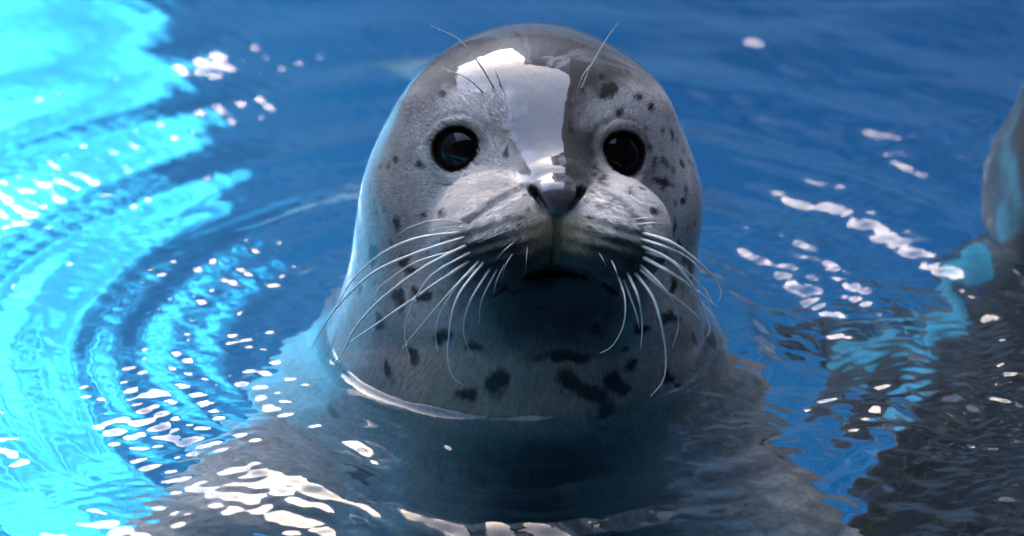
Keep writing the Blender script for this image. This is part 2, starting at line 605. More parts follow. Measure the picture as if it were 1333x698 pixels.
def blob(V, px, py, rx, ry=None, ang=0, soft=0.6, depth=0.05):
    """Mask of a mark on the skin, an ellipse of rx x ry pixels laid on the surface where it is seen."""
    ry = ry or rx
    s = FRAME_W / 1333
    c = trace(px, py)[0]
    q = (V - c) @ HF
    ca, sa = math.cos(R(ang)), math.sin(R(ang))
    x = (q[:, 0] * ca + q[:, 1] * sa) / (rx * s); y = (-q[:, 0] * sa + q[:, 1] * ca) / (ry * s)
    r = np.sqrt(x * x + y * y + (q[:, 2] / depth) ** 2)
    return 1 - sm(r, 1 - soft, 1 + soft)


def mixc(C, col, m):
    return C + (np.asarray(col)[None] - C) * np.clip(m, 0, 1)[:, None]


warp = np.stack([vnoise(SV * 90, s_) - 0.5 for s_ in (1, 2, 3)], 1) * 0.010 + np.stack([vnoise(SV * 260, s_) - 0.5 for s_ in (4, 5, 6)], 1) * 0.004
W = SV + warp
big = vnoise(SV * 22, 11) * 0.6 + vnoise(SV * 60, 12) * 0.4
Cc = np.tile(np.array([0.40, 0.385, 0.375]), (len(SV), 1))
Cc *= (0.78 + 0.44 * big)[:, None]
# neck and chest: pale, slightly yellow
front = sm(-SV[:, 1], 0.0, 0.09) * sm(-SV[:, 2], -0.09, -0.02)
Cc = mixc(Cc, (0.30, 0.28, 0.225), front * 0.94)
# darker back and crown
crown = (SV - P(692, 196, 0)) @ HF
backm = sm(crown[:, 1] - 0.45 * crown[:, 2] + 0.03 * (big - 0.5), -0.002, 0.045)
Cc = mixc(Cc, (0.026, 0.024, 0.025), backm * 0.96)
# dark bridge of the nose and stripe up the forehead
for a in ((705, 190, 46, 60, 0, .8), (742, 215, 34, 46, 0, .7), (690, 232, 44, 26, 10, .6), (755, 165, 22, 60, 0, .8), (700, 120, 60, 50, 0, .7)):
    m = blob(W, *a[:5], soft=0.7, depth=0.06)
    Cc = mixc(Cc, (0.065, 0.060, 0.060), m * a[5])
# underside and flanks below the water: grey-brown, the head's shade painted on the breast
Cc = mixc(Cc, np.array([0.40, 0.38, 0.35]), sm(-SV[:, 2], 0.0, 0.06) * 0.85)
chest_shade = np.exp(-((SV[:, 0] - 0.01) / 0.085) ** 2) * sm(-SV[:, 2], -0.02, 0.05) * (SV[:, 1] < 0.05)
Cc = mixc(Cc, (0.025, 0.022, 0.021), np.clip(chest_shade * (0.75 + 0.5 * big), 0, 0.95))
# darker sides of the face and mottled forehead
for a in ((520, 235, 40, 75, 0, .55), (660, 120, 70, 34, -8, .75), (760, 105, 60, 34, 15, .7), (560, 130, 50, 24, 30, .6), (720, 215, 55, 40, 0, .8), (690, 95, 130, 36, 0, .85), (700, 160, 46, 60, 0, .7)):
    m = blob(W, *a[:5], soft=0.8, depth=0.08)
    Cc = mixc(Cc, (0.036, 0.033, 0.033), m * a[5] * (0.8 + 0.6 * big))
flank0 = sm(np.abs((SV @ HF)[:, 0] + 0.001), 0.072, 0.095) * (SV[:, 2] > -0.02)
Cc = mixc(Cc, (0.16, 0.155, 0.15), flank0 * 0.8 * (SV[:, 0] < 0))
Cc = mixc(Cc, (0.58, 0.56, 0.53), sm(SV[:, 0], 0.045, 0.075) * (1 - sm(SV[:, 2], 0.17, 0.20)) * sm(SV[:, 2], 0.0, 0.06) * 0.8)  # pale right flank and cheek, lightened to make up for weak light there
# pale brows, lids and cheeks
for a in ((618, 143, 40, 22, 12, .95), (802, 148, 36, 24, -10, .95), (572, 245, 50, 46, 0, .5), (846, 245, 50, 75, 0, .9), (842, 165, 34, 36, 0, .6), (560, 180, 30, 40, 0, .5), (655, 215, 26, 30, 20, .5), (590, 225, 40, 14, 0, .5), (812, 225, 36, 14, 0, .5)):
    m = blob(W, *a[:5], soft=0.8, depth=0.06)
    Cc = mixc(Cc, (0.64, 0.62, 0.60), m * a[5])
# creamy top of the muzzle
for a in ((655, 272, 50, 22, 20, .85), (790, 275, 44, 22, -20, .85)):
    m = blob(W, *a[:5], soft=0.7, depth=0.05)
    Cc = mixc(Cc, (0.70, 0.67, 0.64), m * a[5])
# dark lower whisker pads, mouth and chin; chin and throat deepened by painted shade
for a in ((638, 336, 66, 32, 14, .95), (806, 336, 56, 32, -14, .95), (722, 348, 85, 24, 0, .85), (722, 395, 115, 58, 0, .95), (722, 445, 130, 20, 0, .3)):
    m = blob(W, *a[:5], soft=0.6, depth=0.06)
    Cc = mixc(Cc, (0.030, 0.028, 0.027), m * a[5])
# straw-coloured hair under the nose
m = blob(W, 728, 303, 38, 26, 0, soft=0.7, depth=0.05)
Cc = mixc(Cc, (0.30, 0.26, 0.14), m * 0.85)
# rows of dark dots on the pads
for s_, (cx, cy) in ((-1, (655, 300)), (1, (790, 300))):
    for row in range(4):
        for k in range(5):
            px = cx + s_ * (-22 + k * 17) + rng.uniform(-3, 3); py = cy - 20 + row * 15 + k * 2.5 + rng.uniform(-3, 3)
            Cc = mixc(Cc, (0.03, 0.028, 0.03), blob(SV, px, py, 3.6, 2.6, soft=0.6, depth=0.01) * 0.75)
# spots of the coat
SPOTS = [(546, 211, 6, 7, 0), (514, 297, 8, 9, 0), (583, 236, 9, 2.2, 15), (662, 199, 5, 8, -15), (742, 166, 4, 9, 20), (852, 216, 5.5, 9, 10),
         (862, 237, 7, 7.5, 0), (833, 238, 7, 4.5, -20), (845, 192, 3.5, 3.5, 0), (849, 274, 5.5, 5, 0), (819, 249, 3, 6, 0), (879, 296, 4, 9, -15),
         (889, 262, 4, 5, 0), (886, 212, 4, 9, 20), (793, 118, 8, 10, 20), (783, 100, 4, 4, 0), (804, 148, 6, 5, 0), (770, 224, 3, 8, 30), (786, 236, 4, 9, 35),
         (515, 208, 4, 5, 0), (576, 122, 5, 5, 0), (830, 128, 6, 5, 0), (848, 140, 5, 9, 20), (873, 178, 4, 8, 20), (553, 279, 4, 4, 0), (575, 275, 5, 5, 0),
         (527, 345, 8, 12, 10), (522, 392, 9, 14, 15), (552, 385, 10, 9, 0), (576, 440, 9, 14, -10), (538, 468, 10, 14, 30), (505, 483, 9, 12, 30),
         (647, 497, 15, 17, 0), (606, 514, 14, 11, 0), (742, 500, 18, 18, 0), (772, 514, 20, 12, 0), (800, 498, 14, 16, 30), (735, 464, 36, 9, 5), (868, 414, 11, 13, 0),
         (868, 490, 8, 12, 30), (884, 506, 7, 6, 0), (888, 320, 5, 12, 0), (896, 350, 6, 14, 0), (862, 345, 8, 8, 0), (876, 372, 8, 9, 0), (840, 430, 9, 9, 0), (815, 455, 8, 6, 0),
         (776, 432, 7, 5, 0), (618, 452, 9, 8, 0), (700, 398, 8, 4, 0), (905, 440, 7, 9, 0), (470, 380, 6, 9, 20), (487, 330, 6, 9, 15), (495, 420, 8, 10, 20), (822, 480, 10, 8, 0)]
spot = np.zeros(len(SV))
for a in SPOTS:
    spot = np.maximum(spot, blob(W if max(a[2:4]) > 6 else SV, *a, soft=0.32, depth=0.03))
Cc = mixc(Cc, (0.016, 0.014, 0.014), spot * 0.96)
# fine freckles over forehead, cheeks and temples
cand = np.nonzero((PW > 0.0) & (SV[:, 2] > 0.06) & (nose < 0.1 if 'nose' in globals() else True))[0]
fr = np.zeros(len(SV))
for i_ in rng.choice(cand, 210, replace=False):
    c = SV[i_]
    if min(np.linalg.norm(c - eye_c['l']), np.linalg.norm(c - eye_c['r'])) < EYE_R + 0.006:
        continue
    r0 = rng.uniform(0.0008, 0.0021) * (1.3 if c[0] > 0.03 else 0.9)
    ii = np.nonzero(np.abs(SV[:, 0] - c[0]) < 0.006)[0]
    q = (SV[ii] - c) * np.array([1.2, 0.8, 0.8])
    fr[ii] = np.maximum(fr[ii], (1 - sm(np.linalg.norm(q, axis=1) / r0, 0.5, 1.6)) * rng.uniform(0.35, 0.9))
Cc = mixc(Cc, (0.03, 0.026, 0.026), fr)
# scattered spots over the rest of the body, larger on the chest
cell = rng.uniform([-0.4, -0.25, -0.9], [0.4, 1.1, 0.2], (2600, 3))
dcell = np.concatenate([seal_sdf(q) for q in np.array_split(cell, 4)])
cell = cell[np.abs(dcell) < 0.016]
headside = ((cell - P(700, 300, 0)) @ HF)
cell = cell[~((headside[:, 2] > 0.005) & (cell[:, 2] > 0.012))]
sp2 = np.zeros(len(SV))
for c in cell:
    r0 = rng.uniform(0.006, 0.018) if c[2] < 0.02 else rng.uniform(0.003, 0.007)
    near_ = np.abs(SV[:, 0] - c[0]) < r0 * 2.5
    ii = np.nonzero(near_)[0]
    r_ = np.linalg.norm((W[ii] - c) / np.array([1, 1, 1.25]), axis=1) / r0
    sp2[ii] = np.maximum(sp2[ii], 1 - sm(r_, 0.6, 1.25))
Cc = mixc(Cc, (0.035, 0.031, 0.031), sp2 * 0.85)
# eye rims, inner corners, nose, nostrils, lips
for k in 'lr':
    q = (SV - eye_c[k]) @ eye_ax[k]
    sgn = 1 if k == 'l' else -1
    ro = np.sqrt((q[:, 0] / 0.0178) ** 2 + (q[:, 1] / np.where(q[:, 1] > 0, 0.0142, 0.0158)) ** 2)
    m = (1 - sm(ro, 0.99, 1.14)) * (q[:, 2] > 0)
    Cc = mixc(Cc, (0.62, 0.58, 0.54), np.exp(-((ro - 1.36) / 0.14) ** 2) * sm(-q[:, 1], -0.002, 0.008) * (q[:, 2] > 0) * 0.6)
    Cc = mixc(Cc, (0.11, 0.10, 0.095), np.exp(-((ro - 1.25) / 0.22) ** 2) * sm(q[:, 1], -0.004, 0.006) * (q[:, 2] > 0) * 0.75)
    Cc = mixc(Cc, (0.012, 0.011, 0.011), m)
    dd = np.linalg.norm((SV - (eye_c[k] + eye_ax[k] @ np.array([0.022 * sgn, -0.004, 0.0135]))) , axis=1)
    Cc = mixc(Cc, (0.055, 0.030, 0.028), (1 - sm(dd, 0.004, 0.010)) * 0.9)
nose = blob(SV, 725, 262, 29, 19, 0, soft=0.22, depth=0.04)
Cc = mixc(Cc, (0.075, 0.068, 0.076), nose)
lips = blob(SV, 722, 362, 52, 10, 0, soft=0.5, depth=0.05)
Cc = mixc(Cc, (0.012, 0.010, 0.010), lips)
# how wet: streaming crown, forehead and nose, fluffier brows and cheeks
wet = np.full(len(SV), 0.47)
wet = np.maximum(wet, sm(crown[:, 1], 0.015, 0.04))
for a in ((690, 150, 70, 75, 0, 1.0), (718, 215, 44, 40, 0, 1.0), (725, 262, 34, 24, 0, 1.0), (600, 420, 60, 40, 0, .5)):
    wet = np.maximum(wet, blob(W, *a[:5], soft=0.35, depth=0.09) * a[5])
for a in ((625, 150, 36, 24, 15, .8), (806, 150, 34, 28, -15, .8), (655, 280, 55, 26, 20, .7), (792, 280, 50, 26, -20, .7), (590, 225, 50, 40, 0, .45), (830, 230, 45, 50, 0, .45), (722, 305, 45, 25, 0, .8)):
    wet = wet * (1 - blob(W, *a[:5], soft=0.5, depth=0.06) * a[5])
side = sm(np.abs((SV @ HF)[:, 0] - 0.002), 0.075, 0.095)
wet = np.maximum(wet, side * 0.9)
# hair flow: streams back from the nose; (angle, distance) around the muzzle, used for the strand texture
qn = (SV - P(722, 270, 0.12)) @ HF
qn = qn / np.linalg.norm(qn, axis=1, keepdims=True)
flow = np.stack([np.arctan2(qn[:, 1], qn[:, 0]), np.linalg.norm(SV - P(722, 270, 0.12), axis=1), qn[:, 2]], 1)

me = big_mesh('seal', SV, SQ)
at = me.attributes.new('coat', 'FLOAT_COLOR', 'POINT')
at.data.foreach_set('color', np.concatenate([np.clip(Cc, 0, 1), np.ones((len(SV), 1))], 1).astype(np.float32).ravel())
at = me.attributes.new('wet', 'FLOAT', 'POINT')
at.data.foreach_set('value', np.clip(wet, 0, 1).astype(np.float32))
at = me.attributes.new('flank', 'FLOAT', 'POINT')
at.data.foreach_set('value', (0.03 + 0.12 * side).astype(np.float32))
at = me.attributes.new('nose', 'FLOAT', 'POINT')
at.data.foreach_set('value', np.clip(nose, 0, 1).astype(np.float32))


def coat_material():
    m, nt, b = new_mat('seal_coat')
    L = nt.links.new
    ac = node(nt, 'ShaderNodeAttribute', attribute_name='coat')
    aw = node(nt, 'ShaderNodeAttribute', attribute_name='wet')
    tc = node(nt, 'ShaderNodeTexCoord')
    # hair strands: noise stretched along the direction away from the muzzle
    sub = node(nt, 'ShaderNodeVectorMath', operation='SUBTRACT')
    L(tc.outputs['Object'], sub.inputs[0])
    sub.inputs[1].default_value = tuple(P(722, 270, 0.10))
    nrm = node(nt, 'ShaderNodeVectorMath', operation='NORMALIZE')
    L(sub.outputs[0], nrm.inputs[0])
    ln = node(nt, 'ShaderNodeVectorMath', operation='LENGTH')
    L(sub.outputs[0], ln.inputs[0])
    lm = node(nt, 'ShaderNodeMath', operation='MULTIPLY')
    L(ln.outputs['Value'], lm.inputs[0]); lm.inputs[1].default_value = 1.2
    sc_ = node(nt, 'ShaderNodeVectorMath', operation='SCALE')
    L(nrm.outputs[0], sc_.inputs[0]); sc_.inputs['Scale'].default_value = 1.0
    n1 = node(nt, 'ShaderNodeTexNoise', noise_dimensions='4D')
    L(sc_.outputs[0], n1.inputs['Vector'])
    wm = node(nt, 'ShaderNodeMath', operation='MULTIPLY')
    L(ln.outputs['Value'], wm.inputs[0]); wm.inputs[1].default_value = 1.5
    L(wm.outputs[0], n1.inputs['W'])
    n1.inputs['Scale'].default_value = 75
    # W is not scaled by Scale in the same way for all builds; keep it slow so strands run along it
    n1.inputs['Detail'].default_value = 3
    n2 = node(nt, 'ShaderNodeTexNoise')
    L(tc.outputs['Object'], n2.inputs['Vector'])
    n2.inputs['Scale'].default_value = 45; n2.inputs['Detail'].default_value = 5
    mr = node(nt, 'ShaderNodeMapRange')
    mr.name = 'strand_gain'
    L(n1.outputs['Fac'], mr.inputs['Value'])
    mr.inputs['From Min'].default_value = 0.25; mr.inputs['From Max'].default_value = 0.75
    mr.inputs['To Min'].default_value = 0.62; mr.inputs['To Max'].default_value = 1.30
    mr2 = node(nt, 'ShaderNodeMapRange')
    L(n2.outputs['Fac'], mr2.inputs['Value'])
    mr2.inputs['From Min'].default_value = 0.25; mr2.inputs['From Max'].default_value = 0.75
    mr2.inputs['To Min'].default_value = 0.82; mr2.inputs['To Max'].default_value = 1.15
    mul = node(nt, 'ShaderNodeMath', operation='MULTIPLY')
    L(mr.outputs[0], mul.inputs[0]); L(mr2.outputs[0], mul.inputs[1])
    vs = node(nt, 'ShaderNodeVectorMath', operation='SCALE')
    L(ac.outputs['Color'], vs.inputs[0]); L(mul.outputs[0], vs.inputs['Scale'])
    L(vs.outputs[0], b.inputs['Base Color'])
    b.inputs['Roughness'].default_value = 0.62
    b.inputs['Sheen Roughness'].default_value = 0.3
    asd = node(nt, 'ShaderNodeAttribute', attribute_name='flank')
    L(asd.outputs['Fac'], b.inputs['Sheen Weight'])
    b.inputs['Sheen Roughness'].default_value = 0.35
    b.inputs['Specular IOR Level'].default_value = 0.15
    # film of water
    cw = node(nt, 'ShaderNodeMapRange')
    L(aw.outputs['Fac'], cw.inputs['Value'])
    cw.inputs['From Min'].default_value = 0.3; cw.inputs['From Max'].default_value = 0.8
    L(cw.outputs[0], b.inputs['Coat Weight'])
    b.inputs['Coat IOR'].default_value = 1.65
    cr = node(nt, 'ShaderNodeMapRange')
    L(aw.outputs['Fac'], cr.inputs['Value'])
    cr.inputs['From Min'].default_value = 0.55; cr.inputs['From Max'].default_value = 0.95
    cr.inputs['To Min'].default_value = 0.28; cr.inputs['To Max'].default_value = 0.05
    L(cr.outputs[0], b.inputs['Coat Roughness'])
    # relief: strands under the film, soft swells on the film
    bs = node(nt, 'ShaderNodeMapRange')
    L(aw.outputs['Fac'], bs.inputs['Value'])
    bs.inputs['To Min'].default_value = 0.9; bs.inputs['To Max'].default_value = 0.25
    bp = node(nt, 'ShaderNodeBump')
    bp.inputs['Distance'].default_value = 0.0012
    L(bs.outputs[0], bp.inputs['Strength'])
    L(n1.outputs['Fac'], bp.inputs['Height'])
    L(bp.outputs['Normal'], b.inputs['Normal'])
    n3 = node(nt, 'ShaderNodeTexNoise')
    L(tc.outputs['Object'], n3.inputs['Vector'])
    n3.inputs['Scale'].default_value = 30; n3.inputs['Detail'].default_value = 3
    bp2 = node(nt, 'ShaderNodeBump')
    bp2.inputs['Distance'].default_value = 0.004
    bp2.inputs['Strength'].default_value = 0.22
    L(n3.outputs['Fac'], bp2.inputs['Height'])
    L(bp2.outputs['Normal'], b.inputs['Coat Normal'])
    return m


COAT = coat_material()
me.materials.append(COAT)
seal = bpy.data.objects.new('seal', me)
COL.objects.link(seal)
tag(seal, 'spotted grey seal facing forward, head raised above the blue pool water', 'seal', group='seals in the pool')


# eyes
def uv_sphere(r, nu=48, nv=32):
    v = [(0, 0, r)]
    for j in range(1, nv):
        t = math.pi * j / nv
        for i in range(nu):
            a = 2 * math.pi * i / nu
            v.append((r * math.sin(t) * math.cos(a), r * math.sin(t) * math.sin(a), r * math.cos(t)))
    v.append((0, 0, -r))
    f = [(0, 1 + i, 1 + (i + 1) % nu) for i in range(nu)]
    for j in range(nv - 2):
        for i in range(nu):
            a, b = 1 + j * nu + i, 1 + j * nu + (i + 1) % nu
            f.append((a, a + nu, b + nu, b))
    k = 1 + (nv - 2) * nu
    f += [(len(v) - 1, k + (i + 1) % nu, k + i) for i in range(nu)]
    return v, f


em, ent, eb = new_mat('eye')
etc = node(ent, 'ShaderNodeTexCoord')
eg = node(ent, 'ShaderNodeVectorMath', operation='LENGTH')
ex = node(ent, 'ShaderNodeVectorMath', operation='MULTIPLY')
ex.inputs[1].default_value = (1, 1, 0)
ent.links.new(etc.outputs['Object'], ex.inputs[0]); ent.links.new(ex.outputs[0], eg.inputs[0])
er = node(ent, 'ShaderNodeValToRGB')
er.color_ramp.elements[0].position = 0.0; er.color_ramp.elements[0].color = (0.002, 0.002, 0.0025, 1)
er.color_ramp.elements[1].position = 1.0; er.color_ramp.elements[1].color = (0.045, 0.045, 0.05, 1)
e_ = er.color_ramp.elements.new(0.58); e_.color = (0.004, 0.0035, 0.004, 1)
e_ = er.color_ramp.elements.new(0.70); e_.color = (0.030, 0.017, 0.011, 1)
es = node(ent, 'ShaderNodeMath', operation='DIVIDE')
ent.links.new(eg.outputs['Value'], es.inputs[0]); es.inputs[1].default_value = EYE_R
ent.links.new(es.outputs[0], er.inputs[0]); ent.links.new(er.outputs[0], eb.inputs['Base Color'])
eb.inputs['Roughness'].default_value = 0.12
eb.inputs['Specular IOR Level'].default_value = 0.1; eb.inputs['Coat IOR'].default_value = 1.27; eb.inputs['Coat Weight'].default_value = 0.7; eb.inputs['Coat Roughness'].default_value = 0.01
for k in 'lr':
    v, f = uv_sphere(EYE_R)
    o = mesh_obj('eye', v, f, em, seal, True)
    B = Matrix([[float(eye_ax[k][i, j]) for j in range(3)] for i in range(3)]).to_4x4()
    o.matrix_local = Matrix.Translation(Vector(eye_c[k] - eye_ax[k] @ np.array([0, 0, -0.0012]))) @ B


# whiskers
def smooth_path(pts, n):
    p = np.asarray(pts, float)
    p = np.vstack([2 * p[0] - p[1], p, 2 * p[-1] - p[-2]])
    out = []
    m = len(p) - 3
    for t in np.linspace(0, m, n):
        i = min(int(t), m - 1); u = t - i
        a, b, c, d = p[i:i + 4]
        out.append(0.5 * (2 * b + (c - a) * u + (2 * a - 5 * b + 4 * c - d) * u * u + (3 * b - 3 * c + d - a) * u ** 3))
    return np.array(out)


def tube(path, radii, k=6):
    path = np.asarray(path)
    V, F = [], []
    tg = np.gradient(path, axis=0)
    for i, (c, t, r) in enumerate(zip(path, tg, radii)):
        t = t / np.linalg.norm(t)
        u = np.cross(t, VIEW_BACK); u /= np.linalg.norm(u)
        w = np.cross(t, u)
        for j in range(k):
            a = 2 * math.pi * j / k
            V.append(c + r * (u * math.cos(a) + w * math.sin(a)))
    n = len(path)
    for i in range(n - 1):
        for j in range(k):
            F.append((i * k + j, i * k + (j + 1) % k, (i + 1) * k + (j + 1) % k, (i + 1) * k + j))
    F.append(tuple(range(k))[::-1]); F.append(tuple(range((n - 1) * k, n * k)))
    return V, F


wm_, wnt, wb = new_mat('whisker')
wb.inputs['Base Color'].default_value = (0.72, 0.69, 0.63, 1)
wno = node(wnt, 'ShaderNodeTexNoise'); wno.inputs['Scale'].default_value = 120
wr = node(wnt, 'ShaderNodeValToRGB')
wr.color_ramp.elements[0].color = (0.62, 0.58, 0.50, 1); wr.color_ramp.elements[1].color = (0.86, 0.84, 0.80, 1)
wtc = node(wnt, 'ShaderNodeTexCoord')
wnt.links.new(wtc.outputs['Object'], wno.inputs['Vector']); wnt.links.new(wno.outputs['Fac'], wr.inputs[0]); wnt.links.new(wr.outputs[0], wb.inputs['Base Color'])
wb.inputs['Roughness'].default_value = 0.3
wb.inputs['Coat Weight'].default_value = 0.6
Zc = lambda pts: [(400 + 0.473 * x, 230 + 0.473 * y) for x, y in pts]
WHISK = [  # traced on an enlargement: root to tip, thickness, how far the tip sweeps back
    ([(440, 127), (350, 120), (280, 140), (250, 160)], .45, .03), ([(425, 153), (300, 170), (200, 215), (120, 290), (85, 355)], .95, .05),
    ([(440, 165), (300, 210), (180, 265), (90, 350), (40, 420), (12, 475)], 1.0, .05), ([(445, 185), (320, 250), (200, 340), (130, 420), (105, 470), (65, 540)], 1.0, .04),
    ([(450, 230), (330, 310), (200, 400), (120, 455), (103, 475)], 1.0, .05), ([(475, 230), (400, 310), (330, 390), (262, 470)], .9, .03),
    ([(455, 205), (350, 265), (300, 330), (275, 390), (268, 440), (283, 515)], .7, .03), ([(490, 230), (420, 320), (395, 400), (388, 500), (400, 550), (430, 575)], .9, .02),
    ([(505, 250), (450, 340), (430, 420), (447, 485)], .8, .02), ([(470, 250), (420, 290), (370, 370), (353, 430), (360, 485)], .7, .02),
    ([(525, 250), (480, 340), (473, 410)], .55, .015), ([(420, 200), (300, 235), (230, 280), (195, 310), (180, 355)], .6, .04),
    ([(606, 188), (603, 230), (598, 270)], .22, .0), ([(572, 178), (545, 200), (520, 228)], .28, .0), ([(552, 148), (510, 165), (468, 182)], .28, .0),
    ([(570, 205), (545, 245), (535, 290)], .28, .005), ([(545, 235), (520, 290), (512, 330)], .28, .005), ([(440, 140), (380, 140), (330, 150)], .4, .01),
    ([(915, 153), (1000, 180), (1070, 230), (1120, 280), (1140, 320), (1132, 345)], .9, .05), ([(912, 170), (990, 195), (1050, 225), (1092, 268)], .75, .05),
    ([(915, 188), (1000, 230), (1060, 300), (1090, 370), (1108, 420), (1100, 440)], .85, .05), ([(920, 220), (1000, 265), (1080, 320), (1132, 362)], 1.0, .05),
    ([(912, 250), (980, 310), (1040, 355), (1082, 392)], .95, .04), ([(900, 262), (950, 330), (975, 410), (987, 490), (980, 560), (945, 605)], .9, .02),
    ([(915, 240), (975, 300), (1010, 350), (1022, 410), (1005, 470)], .75, .035), ([(880, 262), (910, 330), (922, 400), (918, 472)], .8, .02),
    ([(855, 270), (875, 340), (870, 410), (840, 465), (805, 487)], .55, .01), ([(870, 280), (903, 370), (915, 420)], .6, .015),
    ([(905, 132), (950, 128), (990, 132)], .5, .02), ([(895, 118), (940, 113), (975, 117)], .4, .02), ([(800, 205), (815, 230), (822, 248)], .22, .0),
    ([(835, 225), (850, 260), (856, 290)], .4, .005), ([(925, 205), (1010, 235), (1085, 300), (1115, 345)], .7, .05),
]


DROP = bpy.data.materials.new('water_drop')
DROP.use_nodes = True
DROP.node_tree.nodes.clear()
_o = DROP.node_tree.nodes.new('ShaderNodeOutputMaterial')
_g = DROP.node_tree.nodes.new('ShaderNodeBsdfGlass')
_g.inputs['IOR'].default_value = 1.333
DROP.node_tree.links.new(_g.outputs[0], _o.inputs[0])


def add_whisker(pts, th, sweep):
    p = np.array(pts)
    seglen = np.r_[0, np.cumsum(np.linalg.norm(np.diff(p, axis=0), axis=1))]
    t = seglen / seglen[-1]
    root = trace(p[0, 0], p[0, 1])[0]
    w0 = float((root - AIM) @ VIEW_BACK)
    wl = w0 + 0.010 * np.sin(np.pi * np.minimum(t * 1.4, 1)) - sweep * t ** 1.6
    hit = trace(p[:, 0], p[:, 1])
    ws = (hit - AIM) @ VIEW_BACK
    w = np.maximum(wl, ws + 0.006 * np.minimum(1, t * 4))
    w[0] = w0 - 0.002
    P3 = np.array([on_plane(a, b, c) for (a, b), c in zip(p, w)])
    n = 22
    path = smooth_path(P3, n)
    u = np.linspace(0, 1, n)
    rad = th * 0.00105 * (1 - 0.80 * u ** 1.2) * (1 + 0.10 * np.sin(u * 60 + th * 9))
    V, F = tube(path, rad)
    o = mesh_obj('whisker', V, F, wm_, seal, True)
    for u_ in rng.uniform(0.35, 0.98, 2 if th > 0.55 else 0):
        c = path[int(u_ * (n - 1))]
        r_ = rng.uniform(0.0006, 0.0012)
        dv_, df_ = uv_sphere(r_, 10, 7)
        mesh_obj('water_drop', [(a + c[0], b + c[1], e + c[2] - 0.5 * r_) for a, b, e in dv_], df_, DROP, o, True)
    return o


for pts, th, sw in WHISK:
    right = pts[0][0] > 780
    add_whisker(Zc(pts), th * (1.25 if right else 1.0), sw * (0.25 if right else 1.0))
for pts in ([(643, 115), (625, 85), (598, 52), (560, 33)], [(630, 121), (606, 101), (575, 88)], [(757, 117), (770, 85), (790, 50), (806, 28)], [(753, 116), (758, 100), (768, 85)], [(652, 112), (648, 100), (645, 92)]):
    add_whisker(pts, 0.62, -0.035 if len(pts) > 3 else -0.012)['brow'] = True

